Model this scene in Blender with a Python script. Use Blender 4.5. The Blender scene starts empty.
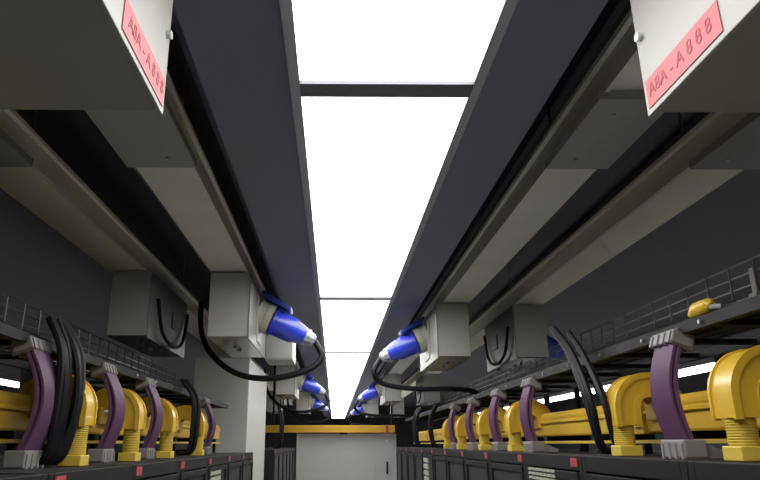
import bpy, bmesh, math, random
from mathutils import Vector, Matrix, Euler
random.seed(7)
C = bpy.context.scene.collection
H = 2.06                                   # eye height; z below is written relative to the eye, Zr(z) = z + H
PI = math.pi
ORD = ['first','second','third','fourth','fifth','sixth','seventh','eighth','ninth','tenth','eleventh','twelfth','thirteenth']

# ------------------------------------------------------------------ materials
def mat(name, col, rough=0.5, metal=0.0, spec=0.5, noise=0.0, nscale=8.0, bump=0.0, bscale=60.0, emit=None, es=0.0, coat=0.0):
    m = bpy.data.materials.new(name); m.use_nodes = True
    nt = m.node_tree; b = nt.nodes['Principled BSDF']
    b.inputs['Base Color'].default_value = (*col, 1)
    b.inputs['Roughness'].default_value = rough
    b.inputs['Metallic'].default_value = metal
    b.inputs['Specular IOR Level'].default_value = spec
    if coat: b.inputs['Coat Weight'].default_value = coat
    if emit:
        b.inputs['Emission Color'].default_value = (*emit, 1); b.inputs['Emission Strength'].default_value = es
    tc = nt.nodes.new('ShaderNodeTexCoord')
    if noise:
        n = nt.nodes.new('ShaderNodeTexNoise'); n.inputs['Scale'].default_value = nscale; n.inputs['Detail'].default_value = 5
        nt.links.new(tc.outputs['Object'], n.inputs['Vector'])
        mx = nt.nodes.new('ShaderNodeMix'); mx.data_type = 'RGBA'
        mx.inputs['A'].default_value = (*[c*(1-noise) for c in col], 1)
        mx.inputs['B'].default_value = (*[min(1, c*(1+noise)) for c in col], 1)
        nt.links.new(n.outputs['Fac'], mx.inputs['Factor']); nt.links.new(mx.outputs['Result'], b.inputs['Base Color'])
        mr = nt.nodes.new('ShaderNodeMapRange'); mr.inputs['To Min'].default_value = max(0.02, rough-0.1); mr.inputs['To Max'].default_value = min(1, rough+0.1)
        nt.links.new(n.outputs['Fac'], mr.inputs['Value']); nt.links.new(mr.outputs['Result'], b.inputs['Roughness'])
    if bump:
        n2 = nt.nodes.new('ShaderNodeTexNoise'); n2.inputs['Scale'].default_value = bscale
        nt.links.new(tc.outputs['Object'], n2.inputs['Vector'])
        bp = nt.nodes.new('ShaderNodeBump'); bp.inputs['Strength'].default_value = bump; bp.inputs['Distance'].default_value = 0.01
        nt.links.new(n2.outputs['Fac'], bp.inputs['Height']); nt.links.new(bp.outputs['Normal'], b.inputs['Normal'])
    return m

M = {}
M['ceil']   = mat('dark_ceiling', (0.065,0.065,0.075), 0.9, noise=0.2, nscale=2)
M['canopy'] = mat('canopy_flare_tint', (0.17,0.18,0.25), 0.6, noise=0.08, nscale=3)  # blue tint puts the lens flare around the lamps into the colour
M['wall']   = mat('dark_wall', (0.05,0.05,0.054), 0.9, noise=0.2, nscale=1.5)
M['bus']    = mat('busway_aluminium', (0.68,0.67,0.62), 0.55, 0.0, noise=0.10, nscale=5)
M['busb']   = mat('busway_beige_lightened', (0.86,0.83,0.72), 0.55, 0.0, noise=0.10, nscale=5)  # beige, lightened in place of bounce light missing under the outer busways
M['joint']  = mat('joint_cover_steel', (0.30,0.30,0.285), 0.55, 0.0, noise=0.08, nscale=5)
M['box']    = mat('tap_box_paint', (0.44,0.44,0.41), 0.42, 0.0, noise=0.05, nscale=6)
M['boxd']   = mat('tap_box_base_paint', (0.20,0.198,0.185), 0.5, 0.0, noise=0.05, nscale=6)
M['boxm']   = mat('tap_box_brushed_base', (0.42,0.41,0.40), 0.22, 0.9, noise=0.1, nscale=10)
M['steel']  = mat('steel', (0.6,0.6,0.6), 0.3, 0.9)
M['cream']  = mat('cream_plastic', (0.42,0.41,0.34), 0.45)
M['blue']   = mat('blue_plastic', (0.022,0.045,0.50), 0.35, coat=0.3)
M['blued']  = mat('dark_blue_plastic', (0.02,0.035,0.26), 0.4)
M['grayp']  = mat('grey_plastic', (0.22,0.21,0.205), 0.5, noise=0.1, nscale=20)
M['clear']  = mat('pale_gland_plastic', (0.27,0.28,0.33), 0.3)
M['cable']  = mat('black_rubber', (0.006,0.006,0.009), 0.55, spec=0.25)
M['purple'] = mat('purple_jacket', (0.120,0.052,0.112), 0.5)
M['yel']    = mat('yellow_plastic', (0.66,0.42,0.035), 0.38, noise=0.08, nscale=4, coat=0.15)
M['yelt']   = mat('yellow_tube_plastic', (0.60,0.44,0.06), 0.45)
M['orange'] = mat('orange_duct_plastic', (0.55,0.31,0.02), 0.45, noise=0.05)
M['rack']   = mat('black_rack_paint', (0.012,0.012,0.013), 0.55, spec=0.2, noise=0.15, nscale=10)
M['rackd']  = mat('rack_door_mesh', (0.016,0.016,0.017), 0.6)
M['slot']   = mat('vent_slot_backlight', (0.40,0.40,0.33), 0.6)  # pale colour stands for light coming through the mesh from behind
M['red']    = mat('red_sticker', (0.42,0.060,0.068), 0.5, noise=0.10, nscale=40)
M['ink']    = mat('dark_red_ink', (0.30,0.03,0.04), 0.6)
M['pinkp']  = mat('pale_sticker_print', (0.8,0.45,0.45), 0.6)
M['white']  = mat('white_paint', (0.52,0.52,0.48), 0.5, noise=0.05, nscale=2)
M['door']   = mat('grey_door_paint', (0.42,0.42,0.40), 0.5, noise=0.04, nscale=1.5)
M['frame']  = mat('grey_lamp_frame', (0.40,0.40,0.46), 0.5)
M['bar']    = mat('dark_cross_bar', (0.13,0.13,0.155), 0.6)
M['boxc']   = mat('tap_box_lit_cover', (0.245,0.24,0.215), 0.42, noise=0.05, nscale=6)  # box paint toned down where lamps light it; shaded housings keep the paler copy
M['wire']   = mat('zinc_wire', (0.085,0.085,0.085), 0.35, 0.7)
M['lamp']   = mat('lit_diffuser', (0.8,0.8,0.8), 0.5, emit=(1.0,0.99,0.98), es=9.0)
M['lamp2']  = mat('lit_diffuser_far', (0.8,0.8,0.8), 0.5, emit=(1.0,0.99,0.98), es=9.0)
def floor_mat():
    m = bpy.data.materials.new('raised_floor_tiles'); m.use_nodes = True
    nt = m.node_tree; b = nt.nodes['Principled BSDF']; tc = nt.nodes.new('ShaderNodeTexCoord')
    br = nt.nodes.new('ShaderNodeTexBrick'); br.offset = 0; br.inputs['Scale'].default_value = 1
    br.inputs['Brick Width'].default_value = .6; br.inputs['Row Height'].default_value = .6; br.inputs['Mortar Size'].default_value = .004
    br.inputs['Color1'].default_value = (.84,.85,.86,1); br.inputs['Color2'].default_value = (.80,.81,.82,1); br.inputs['Mortar'].default_value = (.05,.05,.05,1)
    nt.links.new(tc.outputs['Object'], br.inputs['Vector']); nt.links.new(br.outputs['Color'], b.inputs['Base Color'])
    b.inputs['Roughness'].default_value = .35
    return m
M['floor'] = floor_mat()
def mesh_door_mat():
    m = bpy.data.materials.new('perforated_door'); m.use_nodes = True
    nt = m.node_tree; b = nt.nodes['Principled BSDF']; tc = nt.nodes.new('ShaderNodeTexCoord')
    v = nt.nodes.new('ShaderNodeTexVoronoi'); v.inputs['Scale'].default_value = 90; v.inputs['Randomness'].default_value = 0
    cr = nt.nodes.new('ShaderNodeValToRGB'); cr.color_ramp.elements[0].position = .25; cr.color_ramp.elements[0].color = (.004,.004,.004,1)
    cr.color_ramp.elements[1].position = .4; cr.color_ramp.elements[1].color = (.018,.018,.02,1)
    nt.links.new(tc.outputs['Object'], v.inputs['Vector']); nt.links.new(v.outputs['Distance'], cr.inputs['Fac']); nt.links.new(cr.outputs['Color'], b.inputs['Base Color'])
    b.inputs['Roughness'].default_value = .5
    return m
M['perf'] = mesh_door_mat()

# ------------------------------------------------------------------ mesh builder
class MB:
    def __init__(s): s.bm = bmesh.new()
    def box(s, x0, x1, y0, y1, z0, z1, bev=0.0, rot=None, piv=None):
        t = bmesh.new()
        r = bmesh.ops.create_cube(t, size=1)
        for v in t.verts:
            v.co = Vector(((x0+x1)/2 + v.co.x*(x1-x0), (y0+y1)/2 + v.co.y*(y1-y0), (z0+z1)/2 + v.co.z*(z1-z0)))
        if bev: bmesh.ops.bevel(t, geom=t.edges[:], offset=bev, segments=2, profile=.5, affect='EDGES')
        if rot is not None:
            p = Vector(piv if piv else ((x0+x1)/2,(y0+y1)/2,(z0+z1)/2))
            for v in t.verts: v.co = rot @ (v.co-p) + p
        s.merge(t); return s
    def merge(s, t, mtx=None):
        if mtx is not None: bmesh.ops.transform(t, matrix=mtx, verts=t.verts[:])
        me = bpy.data.meshes.new('tmp'); t.to_mesh(me); t.free(); s.bm.from_mesh(me); bpy.data.meshes.remove(me)
    def tube(s, pts, r, seg=8, caps=True):
        pts = [Vector(p) for p in pts]; rings = []
        n = len(pts); rr = r if hasattr(r,'__len__') else [r]*n
        t0 = (pts[1]-pts[0]).normalized()
        up = Vector((0,0,1)) if abs(t0.z) < .9 else Vector((0,1,0))
        a = t0.cross(up).normalized()
        for i,p in enumerate(pts):
            t = (pts[min(i+1,n-1)]-pts[max(i-1,0)]).normalized()
            a = (a - t*a.dot(t)).normalized(); b = t.cross(a)
            rings.append([s.bm.verts.new(p + a*math.cos(2*PI*k/seg)*rr[i] + b*math.sin(2*PI*k/seg)*rr[i]) for k in range(seg)])
        for i in range(n-1):
            for k in range(seg):
                s.bm.faces.new((rings[i][k], rings[i][(k+1)%seg], rings[i+1][(k+1)%seg], rings[i+1][k]))
        if caps: s.bm.faces.new(rings[0][::-1]); s.bm.faces.new(rings[-1])
        return s
    def prism(s, poly, y0, y1):           # poly in (x,z), extruded along y
        a = [s.bm.verts.new((x,y0,z)) for x,z in poly]; b = [s.bm.verts.new((x,y1,z)) for x,z in poly]
        n = len(poly)
        s.bm.faces.new(a); s.bm.faces.new(b[::-1])
        for i in range(n): s.bm.faces.new((a[i], b[i], b[(i+1)%n], a[(i+1)%n]))
        return s
    def strip_prism(s, outer, inner, y0, y1):   # curved band between two polylines in (x,z)
        n = len(outer)
        V = lambda p,y: s.bm.verts.new((p[0],y,p[1]))
        oa=[V(p,y0) for p in outer]; ob=[V(p,y1) for p in outer]; ia=[V(p,y0) for p in inner]; ib=[V(p,y1) for p in inner]
        f = s.bm.faces.new
        for i in range(n-1):
            f((oa[i],ob[i],ob[i+1],oa[i+1])); f((ia[i],ia[i+1],ib[i+1],ib[i])); f((oa[i],oa[i+1],ia[i+1],ia[i])); f((ob[i],ib[i],ib[i+1],ob[i+1]))
        f((oa[0],ia[0],ib[0],ob[0])); f((oa[-1],ob[-1],ib[-1],ia[-1]))
        return s
    def build(s, name, m, parent=None, loc=(0,0,0), smooth=False, bevel=0.0):
        bmesh.ops.recalc_face_normals(s.bm, faces=s.bm.faces[:])
        me = bpy.data.meshes.new(name); s.bm.to_mesh(me); s.bm.free()
        me.materials.append(m)
        if smooth:
            for p in me.polygons: p.use_smooth = True
            me.set_sharp_from_angle(angle=math.radians(40))
        o = bpy.data.objects.new(name, me); C.objects.link(o); o.location = loc
        if parent: o.parent = parent
        if bevel:
            b = o.modifiers.new('Bevel','BEVEL'); b.width = bevel; b.segments = 2; b.limit_method = 'ANGLE'
        return o
def tag(o, label=None, cat=None, group=None, kind=None):
    if label: o['label'] = label
    if cat: o['category'] = cat
    if group: o['group'] = group
    if kind: o['kind'] = kind
    return o
def empty(name, loc, label, cat, group=None):
    o = bpy.data.objects.new(name, None); C.objects.link(o); o.location = loc; o.empty_display_size = .05
    return tag(o, label, cat, group)
def kids(o): return [c for c in C.objects if c.parent == o]
def copy_tree(o, parent=None):
    c = o.copy(); C.objects.link(c)
    if parent: c.parent = parent
    for ch in kids(o): copy_tree(ch, c)
    return c
def bez(pts, n=10):
    """smooth curve through points (Catmull-Rom)"""
    P = [Vector(p) for p in pts]; P = [2*P[0]-P[1]] + P + [2*P[-1]-P[-2]]; out = []
    for i in range(1, len(P)-2):
        for k in range(n):
            t = k/n
            out.append(.5*((2*P[i]) + (P[i+1]-P[i-1])*t + (2*P[i-1]-5*P[i]+4*P[i+1]-P[i+2])*t*t + (3*P[i]-P[i-1]-3*P[i+1]+P[i+2])*t**3))
    out.append(P[-2]); return out
def rotm(axis, deg): return Matrix.Rotation(math.radians(deg), 3, axis)

# ------------------------------------------------------------------ the setting
def struct(name, mb, m):
    return tag(mb.build(name, m), kind='structure')
CEIL = H + 1.34
struct('floor', MB().box(-7,7,-2.5,26,-.1,0), M['floor'])
struct('ceiling', MB().box(-7,7,-2.5,26,CEIL,CEIL+.1), M['ceil'])
struct('wall_left', MB().box(-7.1,-7,-2.5,26,0,CEIL), M['wall'])
struct('wall_right', MB().box(7,7.1,-2.5,26,0,CEIL), M['wall'])
struct('wall_back', MB().box(-7.1,7.1,26,26.1,0,CEIL), M['wall'])
struct('wall_front', MB().box(-7.1,7.1,-2.6,-2.5,0,CEIL), M['wall'])
# dark canopy boards either side of the lamp run, ceiling channels
struct('trim_1', MB().box(-.35,.58,-.9,23.2,H+.90,H+.93), M['canopy'])
for i,(x,w) in enumerate(((-.98,.04),(-.52,.03),(.86,.03),(1.55,.04))):
    struct('trim_%d'%(i+2), MB().box(x,x+w,-.9,23.2,CEIL-.06,CEIL), M['canopy'])
# white column between the rack rows
cm = MB().box(-1.15,-.70,5.42,6.85,0,H+.68,.006)
col = struct('trim_6', cm, M['white'])
# aisle end door
dr = MB().box(-.57,.95,10.62,10.66,0,H+.155)
door = struct('door_1', dr, M['door'])
MB().box(-.59,-.56,10.58,10.62,0,H+.155).box(.93,.96,10.58,10.62,0,H+.155).box(.63,.645,10.605,10.62,0,H+.155).build('door_frame', M['door'], door)
MB().box(.80,.825,10.57,10.62,H-.44,H-.26,.004).build('door_handle', M['rack'], door)
MB().box(.80,.83,10.595,10.62,H+.03,H+.06,.004).build('door_catch', M['steel'], door)

# ------------------------------------------------------------------ lamp run
LX0, LX1, LZ = -.0845, .330, H+.822
def lamp_panel():
    r = empty('ceiling_light', (0,0,LZ), '', 'ceiling light')
    L = 2.37
    f = MB()
    f.box(LX0-.025,LX0,0,L,0,.06).box(LX1,LX1+.025,0,L,0,.06)
    f.build('lamp_frame', M['frame'], r, smooth=False)
    for ya,yb in ((0,.031),(L-.031,L)): MB().box(LX0,LX1,ya,yb,-.008,.06).build('cross_bar', M['bar'], r)
    MB().box(LX0,LX1,.031,L-.031,.002,.008).build('diffuser', M['lamp'], r)
    MB().box(LX0-.02,LX1+.02,.01,L-.01,.06,.078).build('back_plate', M['frame'], r)
    return r
p0 = lamp_panel()
names = ['cut by the picture top','first whole panel','third panel','fourth panel','fifth panel','sixth panel','seventh panel','eighth panel','ninth panel','at the far end']
for k in range(10):
    o = p0 if k == 0 else copy_tree(p0)
    o.location = (0, 1.39+2.37*(k-1), LZ)
    o['label'] = 'glowing white light panel over the aisle, ' + names[k]
    o['group'] = 'light panels over the aisle'
# neighbouring aisles' lamps
for (x,w,ya,L,lab) in ((4.04,.40,-1.5,21.0,'thin bright light strip seen above the yellow duct over the neighbouring aisle'),
                       (-4.85,.40,-1.5,21.0,'small bright light glimpsed past the purple cables at the picture edge')):
    r = empty('strip_light', (x,ya,LZ), lab, 'ceiling light')
    MB().box(0,w,0,L,.0,.006).build('diffuser', M['lamp2'], r)
    MB().box(-.02,w+.02,-.02,L+.02,.006,.07).build('lamp_housing', M['frame'], r)
    for q in (.2,L-.22): MB().box(w/2-.01,w/2+.01,q,q+.02,.07,CEIL-LZ).build('hanger', M['wire'], r)

pn = empty('lamp_view_blocker', (-2.3,-2,0), 'added dark partition hiding the lamp row behind the column-side racks', 'partition')  # added to block the view of the lamp row; low stretch leaves a glint
MB().box(-.02,.02,0,6.35,0,H+.56).build('blocker_board', M['wall'], pn)
MB().box(-.02,.02,6.90,24,0,H+.56).build('blocker_board', M['wall'], pn)
MB().box(-.02,.02,6.35,6.90,0,H+.30).build('blocker_board', M['wall'], pn)
# ------------------------------------------------------------------ busways
BZ = H+.861
def busway(x0, x1, s, lab, y0=-.8, y1=15.5, jy=(1.46,1.90), bm_='bus'):
    """s = +1 when the aisle lies towards +x"""
    r = empty('overhead_busway', ((x0+x1)/2, y0, BZ), lab, 'busway', 'busways under the ceiling')
    w = (x1-x0); L = y1-y0
    prof = [(-w/2,0),(w/2,0),(w/2,.012),(w/2-.012,.016),(w/2-.012,.085),(w/2,.09),(w/2,.105),(-w/2,.105),(-w/2,.09),(-w/2+.012,.085),(-w/2+.012,.016),(-w/2,.012)]
    MB().prism(prof, 0, L).build('busway_housing', M[bm_], r)
    e = s*w/2
    MB().box(min(e,e-s*.014),max(e,e-s*.014),0,L,-.006,0).build('edge_rail', M['bus'], r)
    a,b = jy
    jm = MB().box(-w/2-(.008 if s>0 else .016),w/2+(.016 if s>0 else .008),a-y0,b-y0,-.027,0.0,.002)
    j = jm.build('joint_cover', M['joint'], r)
    for yy in (a+.08, b-.08): MB().tube([(w*.2*s,yy-y0,-.032),(w*.2*s,yy-y0,-.026)], .006, 8).build('joint_screw', M['steel'], j)
    # hangers to the ceiling
    for k in range(int(L/2.4)+1):
        yy = .5+2.4*k
        MB().box(-.004,.004,yy-.004,yy+.004,.105,CEIL-BZ).build('hanger_rod', M['canopy'], r)
    return r
busway(-.650,-.455, 1, 'grey busway beside the light panels, on the side of the white column', jy=(-.6,1.90))
busway(-1.18,-.972, 1, 'outer beige busway above the rack row that ends at the white column', jy=(-.6,1.90), bm_='busb')
busway(.686,.860, -1, 'grey busway beside the light panels, above the unbroken rack row', jy=(1.46,1.90))
busway(1.145,1.345, -1, 'outer beige busway high above the yellow duct of the unbroken row', jy=(-.6,1.90), bm_='busb')

# ------------------------------------------------------------------ tap-off boxes
def tap_box(name, w, d, h, s, lab, socket=False, loop=False, base='boxm', group=None):
    """origin: bottom centre, near end; s = +1 when the aisle face looks to +x"""
    r = empty(name, (0,0,0), lab, 'tap-off box', group)
    MB().box(-w/2,w/2,0,d,.004,h,.004).build('housing', M['box'], r)
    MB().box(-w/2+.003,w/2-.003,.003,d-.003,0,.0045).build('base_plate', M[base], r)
    x = s*w/2
    cp = MB().box(min(x,x+s*.007),max(x,x+s*.007),-.004,d+.004,-.006,h-.012,.0015).build('cover_plate', M['boxc'], r)
    for (yy,zz) in (((.03,.04),(.03,h-.06),(d-.03,.04),(d-.03,h-.06)) if base=='boxm' else ((.03,.04),(.03,h-.06),(d*.5,.012))):
        MB().tube([(x+s*.006,yy,zz),(x+s*.011,yy,zz)], .006, 8).build('cover_screw', M['steel'], r)
    if base=='boxm':
        for yy in (d*.35,d*.55): MB().tube([(0,yy,.0),(0,yy,-.012)], .012, 10).build('knockout_plug', M['steel'], r)
    if socket:
        yc = d*.52; zc = h*.52
        R = Matrix.Rotation(math.radians(22)*s, 3, 'Y')
        sm = MB().box(x+s*.004-.01,x+s*.004+.01,yc-.10,yc+.10,.03,h-.04,.004)
        fl = sm.build('socket_plate', M['cream'], r)
        t = MB()
        c0 = Vector((x+s*.005, yc, zc+.02)); ax = R @ Vector((s,0,0))
        t.tube([c0, c0+ax*.05, c0+ax*.052, c0+ax*.085, c0+ax*.087], [.095,.086,.094,.092,.08], 20)
        t.build('socket_body', M['cream'], fl, smooth=True)
        lid = MB(); pv = c0+ax*.08+Vector((0,0,.112))
        lid.box(min(pv.x-s*.04,pv.x+s*.13),max(pv.x-s*.04,pv.x+s*.13),yc-.085,yc+.085,pv.z-.016,pv.z+.016,.010, rot=Matrix.Rotation(math.radians(30)*s,3,'Y'), piv=pv)
        lid.tube([pv+Vector((-s*.04,-.08,.03)),pv+Vector((-s*.04,.08,.03))], .013, 10)
        lid.build('socket_lid', M['blued'], fl, smooth=True)
    else:
        hm = MB().box(min(x+s*.007,x+s*.016),max(x+s*.007,x+s*.016),d*.55,d*.72,h*.35,h*.62,.002)
        hm.build('breaker_window', M['grayp'], r)
    if loop:
        pts = bez([(x+s*.022,.10*d,h*.62),(x+s*.03,.22*d,h*.16),(x+s*.035,.5*d,h*.02),(x+s*.03,.8*d,h*.20),(x+s*.022,.95*d,h*.75)], 8)
        MB().tube(pts, .010, 8).build('looped_cable', M['cable'], r, smooth=True)
    return r
BOT = H+.515
hh = BZ-BOT-.007
def plug(s, lab, tail):
    """origin at the socket mouth; points to s*x and down; tail = list of cable points"""
    r = empty('blue_power_plug', (0,0,0), lab, 'power plug', 'blue power plugs on the tap-off boxes')
    R = Matrix.Rotation(math.radians(24)*s, 3, 'Y')
    ax = R @ Vector((s*.95,.20,0)); ax.normalize()
    K = 1.3; P = lambda t: ax*t*K
    MB().tube([P(0),P(.004),P(.018),P(.02),P(.11),P(.125)], [K*v for v in (.058,.068,.068,.060,.056,.050)], 24).build('plug_barrel', M['blue'], r, smooth=True)
    MB().tube([P(.112),P(.150),P(.165)], [K*v for v in (.051,.044,.038)], 24).build('plug_neck', M['blue'], r, smooth=True)
    # pale rating sticker wrapped on the barrel
    st = MB(); a = ax.cross(Vector((0,0,1))).normalized(); b = a.cross(ax).normalized()
    if b.z < 0: b = -b
    V=[]
    for t in (.075,.140):
        rr = K*(.0592 if t < .1 else .0475)
        V.append([st.bm.verts.new(P(t)+(a*math.sin(q)+b*math.cos(q))*rr) for q in [(-.9+.2*k) for k in range(7)]])
    for k in range(6): st.bm.faces.new((V[0][k],V[0][k+1],V[1][k+1],V[1][k]))
    st.build('rating_sticker', M['pinkp'] if False else M['clear'], r, smooth=True)
    MB().tube([P(.160),P(.165),P(.185),P(.187),P(.205),P(.215)], [K*v for v in (.034,.038,.038,.031,.029,.02)], 10).build('cable_gland', M['clear'], r)
    pts = [P(.20), P(.225)+Vector((0,0,-.012))] + [Vector(p) for p in tail]
    MB().tube(bez(pts, 10), .0175, 10).build('power_cable', M['cable'], r, smooth=True)
    return r
# near big boxes with red stickers
def near_box(x0, x1, s, lab):
    w = x1-x0; d = 1.55; h = BZ-.034-BOT
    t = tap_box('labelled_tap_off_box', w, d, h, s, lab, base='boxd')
    y1 = .945
    t.location = ((x0+x1)/2, y1-d, BOT)
    x = s*w/2 + s*.0075
    lb = MB().box(min(x,x+s*.001),max(x,x+s*.001),d-.215,d-.006,.004,.053).build('red_sticker', M['red'], t)
    cu = bpy.data.curves.new('sticker_lettering','FONT'); cu.body = 'A8A - A 8 8 8'; cu.size = .032; cu.align_x='CENTER'; cu.align_y='CENTER'; cu.extrude=.0002
    o = bpy.data.objects.new('sticker_lettering', cu); C.objects.link(o)
    o.rotation_euler = (PI/2,0,s*PI/2); o.location = (x+s*.0015, d-.105, .030)
    dg = bpy.context.evaluated_depsgraph_get(); me = bpy.data.meshes.new_from_object(o.evaluated_get(dg)); me.name='sticker_lettering'
    me.materials.clear(); me.materials.append(M['ink'])
    o2 = bpy.data.objects.new('sticker_lettering', me); C.objects.link(o2); o2.parent = lb; o2.location = o.location; o2.rotation_euler = o.rotation_euler
    bpy.data.objects.remove(o)
    MB().tube([(x-s*.002,d-.012,.135),(x+s*.007,d-.012,.135)], .0075, 12).build('cover_bolt', M['steel'], t, smooth=True)
    return t
near_box(-.72,-.287, 1, 'large grey box overhead with a red sticker, on the white column side')
near_box(.518,1.02,-1, 'large grey box overhead with a red sticker, above the unbroken rack row')

wsL, wsR = .205, .200
def place_boxes():
    side = 'on the column side of the lights'
    q = {}
    P1 = tap_box('tap_off_box', .205, .80, hh, 1, '', socket=True)
    P2 = tap_box('tap_off_box', .200, .82, hh, 1, '', loop=True)
    P3 = tap_box('tap_off_box', .200, .85, hh, -1, '', socket=True)
    P4 = tap_box('tap_off_box', .200, .80, hh, -1, '', loop=True)
    near = ['nearest','second','third']
    for k,y in enumerate((3.29,7.3,11.3)):
        a = P1 if k==0 else copy_tree(P1); a.location = (-.545,y,BOT)
        tag(a, 'grey tap-off box with blue lid, %s on the column-side busway'%near[k], 'tap-off box', 'tap-off boxes with blue sockets')
        b = P2 if k==0 else copy_tree(P2); b.location = (-1.045,y-.03,BOT)
        tag(b, 'grey tap-off box, %s under the outer column-side busway'%near[k], 'tap-off box', 'tap-off boxes without plugs')
    for k,y in enumerate((4.05,8.45,12.9)):
        a = P3 if k==0 else copy_tree(P3); a.location = (.745,y,BOT)
        tag(a, 'grey tap-off box with blue lid, %s above the unbroken rack row'%near[k], 'tap-off box', 'tap-off boxes with blue sockets')
        b = P4 if k==0 else copy_tree(P4); b.location = (1.245,y+.05,BOT)
        tag(b, 'grey tap-off box, %s under the outer busway above the unbroken row'%near[k], 'tap-off box', 'tap-off boxes without plugs')
    tl = [(.290,.05,-.21),(.20,.03,-.285),(.0,.05,-.325),(-.20,.12,-.29),(-.38,.26,-.16),(-.47,.36,.0),(-.49,.40,.19)]
    L = plug(1, '', tl)
    tr = [(-.300,.05,-.215),(-.23,.08,-.285),(-.02,.10,-.315),(.20,.12,-.315),(.36,.15,-.32),(.48,.2,-.355)]
    R = plug(-1, '', tr)
    for k,y in enumerate((3.29,7.3,11.3)):
        o = L if k==0 else copy_tree(L); o.location = (-.545+.1025+.075, y+.80*.52, BOT+hh*.52-.012)
        tag(o, 'blue power plug with drooping black cable, %s on the column side'%near[k], 'power plug')
    for k,y in enumerate((4.05,8.45,12.9)):
        o = R if k==0 else copy_tree(R); o.location = (.745-.10-.075, y+.85*.52, BOT+hh*.52-.012)
        tag(o, 'blue power plug with drooping black cable, %s above the unbroken racks'%near[k], 'power plug')
place_boxes()
hp = plug(1, '', [(.36,-.02,-.20),(.36,-.1,-.36),(.1,-.8,-.37),(-.25,-1.5,-.36),(-.42,-2.0,-.37)])
hp.location = (1.43,4.62,H+.70); tag(hp, 'shaded blue power plug behind the outer tap-off box over the unbroken row', 'power plug')
# smaller junction box behind the first socket box
jb = empty('junction_box', (-.36,4.22,BOT), 'smaller plain grey box just behind the nearest blue plug on the column side', 'junction box')
MB().box(-.09,.09,0,.30,0,.20,.005).build('housing', M['box'], jb)
MB().box(-.085,.085,-.006,0,.01,.19,.003).build('lid', M['box'], jb)
MB().box(-.07,-.03,.05,.25,.20,BZ-BOT).build('mounting_bracket', M['steel'], jb)

# ------------------------------------------------------------------ server racks
def rack(s, h, w=.606, dep=1.08, vents='none'):
    """origin: floor, front face plane x=0, near side y=0; s=+1 front looks to +x"""
    r = empty('server_rack', (0,0,0), '', 'server rack')
    X = lambda a,b: (min(-s*a,-s*b), max(-s*a,-s*b))
    f = MB()
    for ya,yb in ((0,.028),(w-.028,w)):
        f.box(*X(0,.04),ya,yb,.04,h-.0)
    f.box(*X(0,.04),.028,w-.028,h-.045,h).box(*X(0,.04),.028,w-.028,.04,.10)
    f.box(*X(.04,dep),0,w,.04,h-.012)
    f.build('rack_body', M['rack'], r, bevel=.002)
    MB().box(*X(.02,dep-.02),.03,w-.03,h-.012,h-.001).build('top_panel', M['rackd'], r)
    d = MB().box(*X(.003,.018),.032,w-.032,.105,h-.050,.002).build('door', M['perf'], r)
    b = MB()
    b.box(*X(-.006,.006),.032,.062,.105,h-.05).box(*X(-.006,.006),w-.062,w-.032,.105,h-.05)
    b.box(*X(-.006,.006),.062,w-.062,h-.075,h-.05).box(*X(-.006,.006),.062,w-.062,.105,.13)
    b.build('door_border', M['rack'], d, bevel=.0015)
    MB().box(*X(-.030,-.006),w-.058,w-.036,h*.5-.12,h*.5+.12,.004).build('door_handle', M['steel'], d)
    for a_ in (.03,dep-.05):
        for y_ in (.05,w-.05): MB().tube([(-s*a_,y_,0),(-s*a_,y_,.04)],.02,8).build('levelling_foot', M['steel'], r)
    if vents != 'none':
        v = MB(); ya,yb,nc,z0,pt,nr,sh = {'grid':(.24,.555,7,.050,.0155,26,.009),'pair':(.06,.36,6,.070,.030,14,.018),'bar':(.30,.54,1,.075,.048,10,.034)}[vents]
        cw = (yb-ya)/nc
        for q in range(nr):
            z = h-z0-pt*q
            for c in range(nc):
                v.box(*X(-.008,.003),ya+cw*c+.004,ya+cw*(c+1)-.004,z-sh,z)
        v.build('vent_slots', M['slot'], d)
    return r
def rack_sticker(r, s, h, y):
    X = (min(s*.0,s*.003),max(s*.0,s*.003))
    l = MB().box(*X, y,y+.055,h-.034,h-.008).build('red_label', M['red'], r)
    MB().box(min(s*.003,s*.0035),max(s*.003,s*.0035), y+.010,y+.045,h-.031,h-.028).box(min(s*.003,s*.0035),max(s*.003,s*.0035), y+.014,y+.040,h-.022,h-.017).build('label_print', M['ink'], l)
def rack_row(s, x, ystart, n, h, vents, where, group, w=.61):
    protos = {}
    for k in range(n):
        v = vents.get(k,'none')
        if v not in protos:
            o = protos[v] = rack(s, h, w-.004, vents=v.replace('plain','none'))
            if v != 'plain': rack_sticker(o, s, h, .035)
        else: o = copy_tree(protos[v])
        o.location = (x, ystart+w*k, 0)
        tag(o, 'black server rack, %s in the %s'%(ORD[k],where), 'server rack', group)
rack_row(1, -.61, .26, 8, H-.060, {5:'pair'}, 'row ending at the white column', 'racks before the white column')
rack_row(1, -.61, 6.92, 6, H-.055, {}, 'short row beyond the white column', 'racks beyond the white column')
rack_row(-1, .75, .84, 12, H-.034, {0:'plain',1:'plain',2:'grid',7:'bar'}, 'unbroken row opposite the white column', 'racks in the unbroken row', w=.62)

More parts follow.
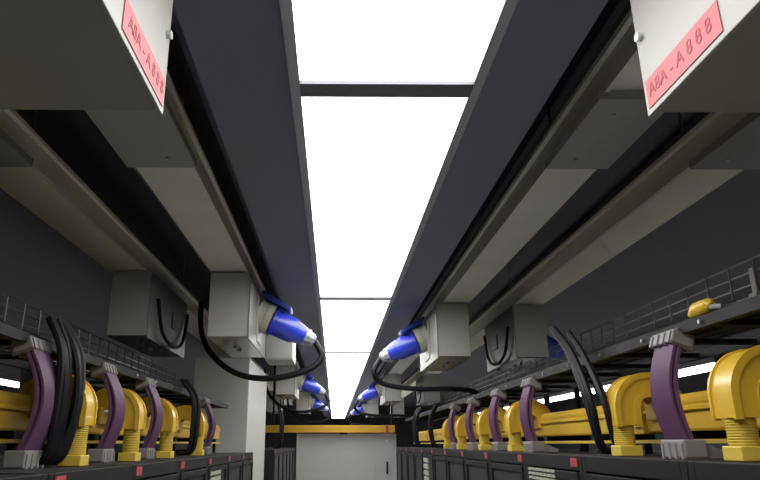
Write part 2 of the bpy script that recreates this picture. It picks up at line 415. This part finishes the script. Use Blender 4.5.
# ------------------------------------------------------------------ yellow cable ducts
def duct(xf, s, y0, y1, zb, lab):
    """xf: face towards the aisle; body extends away from the aisle (-s)"""
    r = empty('cable_duct', (xf,y0,zb), lab, 'cable duct', 'yellow cable ducts on the racks')
    X = lambda a: -s*a
    def P(l): return [(X(a),z) for a,z in l]
    zl = H-zb
    z0, z1 = zl+.034, zl+.100
    MB().prism(P([(.004,z0),(.20,z0),(.205,z0+.01),(.205,z1),(0,z1),(0,z0+.006)]),0,y1-y0).build('trough', M['yel'], r)
    MB().prism(P([(-.008,z1-.012),(-.008,z1-.003),(.0,z1+.001),(-.003,z1+.009),(-.003,z1+.018),(.012,z1+.034),(.19,z1+.034),(.208,z1+.018),(.208,z1),(0,z1)]),0,y1-y0).build('lid', M['yel'], r)
    y = .55
    while y < y1-y0-.2:
        c = MB()
        c.prism(P([(-.012,z0-.004),(.214,z0-.004),(.214,z1+.026),(.194,z1+.041),(.01,z1+.041),(-.012,z1+.022)]), y, y+.07)
        c.box(min(X(-.022),X(-.012)),max(X(-.022),X(-.012)), y+.015,y+.055,z0+.015,z0+.045,.003)
        c.build('coupler', M['yel'], r)
        y += 1.23
    b = MB().box(min(X(0.02),X(-.012)),max(X(0.02),X(-.012)),0,y1-y0,zl+.002,zl+.012).box(min(X(.16),X(.19)),max(X(.16),X(.19)),0,y1-y0,zl+.002,zl+.012)
    b.build('support_rail', M['yelt'], r)
    y = .3
    while y < y1-y0-.1:
        f = MB()
        f.box(min(X(0),X(.20)),max(X(0),X(.20)),y,y+.04,zl+.012,zl+.034)
        for a in (.0,.17): f.box(min(X(a),X(a+.02)),max(X(a),X(a+.02)),y+.01,y+.03,0,zl+.002)
        f.build('support_foot', M['rack'], r)
        y += .62
    return r
duct(.965,-1,.3,8.2,H-.034,'long yellow cable duct lying on top of the unbroken rack row')
duct(-.865,1,.3,5.1,H-.060,'long yellow cable duct on top of the racks before the white column')
# duct crossing the aisle over the end door
x = empty('cross_duct', (-.07,10.45,H+.17), 'orange yellow duct crossing the aisle above the grey end door', 'cable duct')
MB().prism([(-1.03,0),(1.0,0),(1.0,.085),(-1.03,.085)],0,.14).build('trough', M['orange'], x)
MB().prism([(-1.03,.085),(1.0,.085),(1.0,.105),(-1.03,.105)],-.01,.15).build('lid', M['yel'], x)
MB().box(.86,.90,-.012,.15,-.01,.11).build('coupler', M['red'], x)
MB().box(.15,.27,.03,.10,-.03,0).build('clamp', M['rack'], x)
MB().box(-.9,-.87,.05,.09,.105,CEIL-H-.17).box(.95,.98,.05,.09,.105,CEIL-H-.17).build('hanger', M['rack'], x)

def downspout(s, rz):
    """origin: rack top under the tube; arch rises and bends away from the aisle (-s)"""
    r = empty('duct_downspout', (0,0,0), '', 'duct downspout')
    zl = H-rz
    cx, cz = .070, zl+.098
    R, q = .100, .038
    outer=[(-.030,zl+.052)]; inner=[(.034,zl+.052)]
    for k in range(19):
        a = PI - PI*k/18
        outer.append((cx+R*math.cos(a), cz+R*math.sin(a))); inner.append((cx+q*math.cos(a), cz+q*math.sin(a)))
    F = lambda l: [(-s*a,z) for a,z in l]
    MB().strip_prism(F(outer),F(inner),-.039,.039).build('hood', M['yel'], r, smooth=True)
    # raised side rims
    o2=[(-.034,zl+.048)]; i2=[(-.018,zl+.048)]; o3=[(.022,zl+.048)]; i3=[(.039,zl+.048)]
    for k in range(19):
        a = PI - PI*k/18
        o2.append((cx+(R+.005)*math.cos(a), cz+(R+.005)*math.sin(a))); i2.append((cx+(R-.012)*math.cos(a), cz+(R-.012)*math.sin(a)))
        o3.append((cx+(q+.010)*math.cos(a), cz+(q+.010)*math.sin(a))); i3.append((cx+(q-.005)*math.cos(a), cz+(q-.005)*math.sin(a)))
    m = MB()
    for ya,yb in ((-.045,-.037),(.037,.045)):
        m.strip_prism(F(o2),F(i2),ya,yb); m.strip_prism(F(o3),F(i3),ya,yb)
    m.build('hood_rim', M['yel'], r, smooth=True)
    MB().box(min(-s*.10,-s*.17),max(-s*.10,-s*.17),-.06,.06,cz-.03,cz+.03,.004).build('outlet_box', M['yel'], r)
    pts=[]; rad=[]
    z = .026
    while z < zl+.056:
        for dz,rr in ((0,.0280),(.0016,.0300),(.0032,.0300),(.0046,.0280)):
            pts.append((0,0,z+dz)); rad.append(rr)
        z += .0056
    MB().tube(pts, rad, 20).build('ribbed_tube', M['yelt'], r)
    MB().box(-.032,.032,-.040,.030,0,.030,.003).build('tube_base', M['yelt'], r)
    return r
def spouts(s, x, rz, ys, where, grp):
    p = downspout(s, rz)
    for k,y in enumerate(ys):
        o = p if k==0 else copy_tree(p)
        o.location = (x,y,rz)
        tag(o, 'yellow arched downspout with ribbed tube, %s along the %s'%(ORD[k],where), 'duct downspout', grp)
RZ, LZt = H-.034, H-.060
spouts(-1, .852, RZ, (1.41,1.99,3.20,3.86,4.55,5.10), 'duct on the unbroken row', 'downspouts on the unbroken row')
spouts(1, -.745, LZt, (1.97,2.50,3.02,3.72), 'duct before the white column', 'downspouts before the white column')

# ------------------------------------------------------------------ purple cable bundles
def clamp_mesh(w, dx, h):
    m = MB().box(-dx/2,dx/2,-w/2,w/2,0,h,.004)
    for k in range(4):
        y = -w/2+.010+k*(w-.02)/3
        m.box(-dx/2-.004,dx/2+.004,y-.0045,y+.0045,-.003,h*.8,.001)
    return m
def bundle(s, zr, ztop=.256):
    """s=+1: aisle towards +x. origin on the rack top"""
    r = empty('purple_cable_bundle', (0,0,0), '', 'cable bundle')
    top = H+ztop-zr
    k0 = None
    for i in range(2):
        for j in range(8):
            dx = -s*i*.0125; dy = -.044+.0125*j
            sq = 1-.10*i
            pts = []
            for q in range(17):
                u = q/16; pts.append((dx+s*((.036 if s<0 else .056)*sq*math.sin(PI*min(1,u*.98))**1.1-(.018 if s<0 else .030)*u), dy, .02+top*u))
            MB().tube(pts,.0066,6).build('purple_cable', M['purple'], r, smooth=True)
    a = clamp_mesh(.115,.055,.042).build('lower_clamp', M['grayp'], r); a.location=(-s*.008,0,.002)
    MB().prism([(-s*.03,.0),(-s*.085,.0),(-s*.085,.012),(-s*.03,.034)],-.045,.050).build('clamp_wedge', M['grayp'], a)
    b = clamp_mesh(.115,.055,.034).build('upper_clamp', M['grayp'], r); b.location=(-s*(.012 if s<0 else .024),0,top-.022); b.rotation_euler=(0,-s*.35,0)
    return r
def bundles(s, x, zr, ys, where, grp):
    p = bundle(s, zr)
    for k,y in enumerate(ys):
        o = p if k==0 else copy_tree(p); o.location=(x,y,zr)
        tag(o, 'bowed purple cable bundle in grey clamps, %s on the %s'%(ORD[k],where), 'cable bundle', grp)
bundles(-1, .845, RZ, (1.66,2.90,3.50,4.15,4.78), 'unbroken row', 'purple bundles on the unbroken row')
bundles(1, -.795, LZt, (1.78,2.36,2.90,4.22), 'row ending at the white column', 'purple bundles before the white column')

# ------------------------------------------------------------------ black cable bundles
def black_bundle(x, y, zr, s, n, spread, ztop, lab, xt=0, r_=.0105, yt=0):
    r = empty('black_cable_bundle', (x,y,zr), lab, 'cable bundle', 'black cable bundles')
    t = H+ztop-zr
    for i in range(n):
        dy = spread*(i-(n-1)/2); dx = random.uniform(-.015,.015); b = random.uniform(.02,.05)
        pts = bez([(dx-s*.05,dy*.6,.012),(dx+s*.01,dy*.8,.03),(dx+s*b,dy,t*.4),(dx+s*b*.7,dy+yt*.45+random.uniform(-.01,.01),t*.75),(dx+xt,dy*.8+yt,t)],7)
        MB().tube(pts, r_, 7).build('black_cable', M['cable'], r, smooth=True)
    return r
black_bundle(-.765,1.865,LZt,1,8,.018,.34,'thick bundle of black cables beside the nearest purple bundle on the column side',xt=-.03)
black_bundle(-.76,3.58,LZt,1,4,.016,.33,'black cable bundle in front of the white column',xt=-.05)
black_bundle(.835,2.12,RZ,-1,3,.016,.42,'black cables running down between two yellow downspouts of the unbroken row',xt=-.01,yt=.34)
black_bundle(.845,2.02,RZ,-1,2,.02,.38,'pair of black cables just beside the second yellow downspout',xt=-.01,yt=.30)
black_bundle(.82,5.55,RZ,-1,5,.02,.30,'dark cable bundle past the last yellow downspout of the unbroken row',xt=.02)
black_bundle(.82,6.6,RZ,-1,6,.03,.34,'dark cable bundle standing near the far end of the unbroken row',xt=.02)
black_bundle(-.70,8.6,H-.055,1,6,.03,.48,'dark cable bundle on the racks beyond the white column',xt=-.02)

# ------------------------------------------------------------------ wire basket trays
def tray(xa, s, y0, y1, zb, zr, lab, w=.34, hgt=.125, st=.36):
    r = empty('wire_basket_tray', (xa,y0,zb), lab, 'cable tray', 'wire basket trays above the racks')
    L = y1-y0; q=.0024
    X = lambda a: -s*a
    m = MB()
    def wy(x,z,q=q): m.box(x-q,x+q,0,L,z-q,z+q)
    for z in (.004,.044,.084,hgt): wy(X(0),z)
    for z in (.044,.084,hgt): wy(X(w),z)
    for k in range(1,7): wy(X(w*k/7),0)
    m.build('lengthwise_wires', M['wire'], r)
    m = MB(); n = int(L/.14)
    for k in range(n+1):
        y = .02+k*.14
        m.tube([(X(-.004),y,hgt),(X(-.004),y,.02),(X(.012),y,-.006),(X(w-.012),y,-.006),(X(w+.004),y,.02),(X(w+.004),y,hgt)],.0032,5)
    m.build('cross_wires', M['wire'], r)
    y=.35
    while y < L:
        m = MB()
        m.box(min(X(.05),X(st+.04)),max(X(.05),X(st+.04)),y,y+.03,-.026,-.009)
        m.box(min(X(st),X(st+.04)),max(X(st),X(st+.04)),y,y+.03,zr-zb,-.026)
        m.build('support_stand', M['rack'], r)
        y += 1.5
    return r
tray(1.36,-1,.6,8.2,H+.452,H-.034,'wire basket tray hanging over the yellow duct of the unbroken row')
tray(-1.20,1,.5,5.1,H+.392,H-.060,'wire basket tray hanging over the yellow duct before the white column')
def tray_cables(xs, y0, y1, z, lab):
    r = empty('tray_cables', (xs[0],y0,z), lab, 'cables', 'black cables in the basket trays')
    for x in xs:
        pts=[(x-xs[0]+random.uniform(-.006,.006), (y1-y0)*k/12, random.uniform(0,.006)) for k in range(13)]
        MB().tube(bez(pts,3), .011, 6).build('black_cable', M['cable'], r, smooth=True)
def ladder(xa, s, y0, y1, zb, zr, lab, w):
    r = empty('cable_ladder', (xa,y0,zb), lab, 'cable tray', 'dark cable ladders over the racks')
    X = lambda a: -s*a
    B = lambda a,b,*k: MB().box(min(X(a),X(b)),max(X(a),X(b)),*k)
    L = y1-y0
    B(0,.018,0,L,0,.026).build('side_rail', M['rack'], r); B(w-.018,w,0,L,0,.026).build('side_rail', M['rack'], r)
    y = .1
    while y < L:
        B(.018,w-.018,y,y+.025,.004,.018).build('rung', M['rack'], r); y += .3
    y = .25
    while y < L:
        B(w-.018,w,y,y+.03,zr-zb,0).build('support_post', M['rack'], r); y += 1.24
    y = .1
    while y < min(L,3):
        MB().tube([(X(-.001),y+.012,.013),(X(-.006),y+.012,.013)],.005,6).build('rail_bolt', M['steel'], r); y += .3
ladder(.862,-1,.5,8.2,H+.262,RZ,'dark cable ladder over the duct of the unbroken row',.33)
ladder(-.812,1,.5,5.1,H+.256,LZt,'dark cable ladder over the duct before the white column',.31)
tray_cables([.91,.94,.97,1.0,1.04,1.09],.6,8.1,H+.262+.031,'black cables lying on the ladder over the unbroken row')
tray_cables([-.86,-.89,-.93,-.97],.6,5.0,H+.256+.031,'black cables lying on the ladder before the white column')
# tray clamp and yellow cap at the top of the nearest purple bundle on the unbroken row
tc = empty('tray_splice_clip', (1.352,2.03,H+.445), 'small grey splice clip on the wire tray above the nearest downspout', 'clip')
MB().box(-.005,.005,-.012,.012,.0,.10,.002).build('clip_plate', M['grayp'], tc)
MB().box(-.014,.010,-.022,.022,-.018,.018,.003).build('clip_foot', M['grayp'], tc)
yc = empty('yellow_cable_cap', (.870,1.50,H+.294), 'small yellow plastic cap beside the upper clamp of the nearest purple bundle', 'cap')
MB().tube([(0,.06,.005),(.0,.03,.012),(.0,-.02,.014),(.0,-.028,.010)],[.010,.020,.017,.009],12).build('cap_shell', M['yel'], yc, smooth=True)
MB().tube([(0,-.025,.008),(0.01,-.055,.004)],[.008,.007],10).build('cap_tip', M['grayp'], yc, smooth=True)

# ------------------------------------------------------------------ camera
cam = bpy.data.cameras.new('camera'); co = bpy.data.objects.new('camera', cam); C.objects.link(co)
cam.sensor_width = 36; cam.lens = 650/760*36; cam.shift_x = 40/760; cam.clip_start=.02
co.location = (0,0,H); co.rotation_euler = (math.radians(90+17.42), 0, math.radians(-.46))
bpy.context.scene.camera = co
w = bpy.data.worlds.new('room_air'); w.use_nodes = True; bpy.context.scene.world = w
w.node_tree.nodes['Background'].inputs[0].default_value = (.03,.03,.035,1); w.node_tree.nodes['Background'].inputs[1].default_value = .05
vs = bpy.context.scene.view_settings
vs.view_transform = 'Standard'; vs.look = 'None'; vs.gamma = 1; vs.use_curve_mapping = False; vs.exposure = 0.0
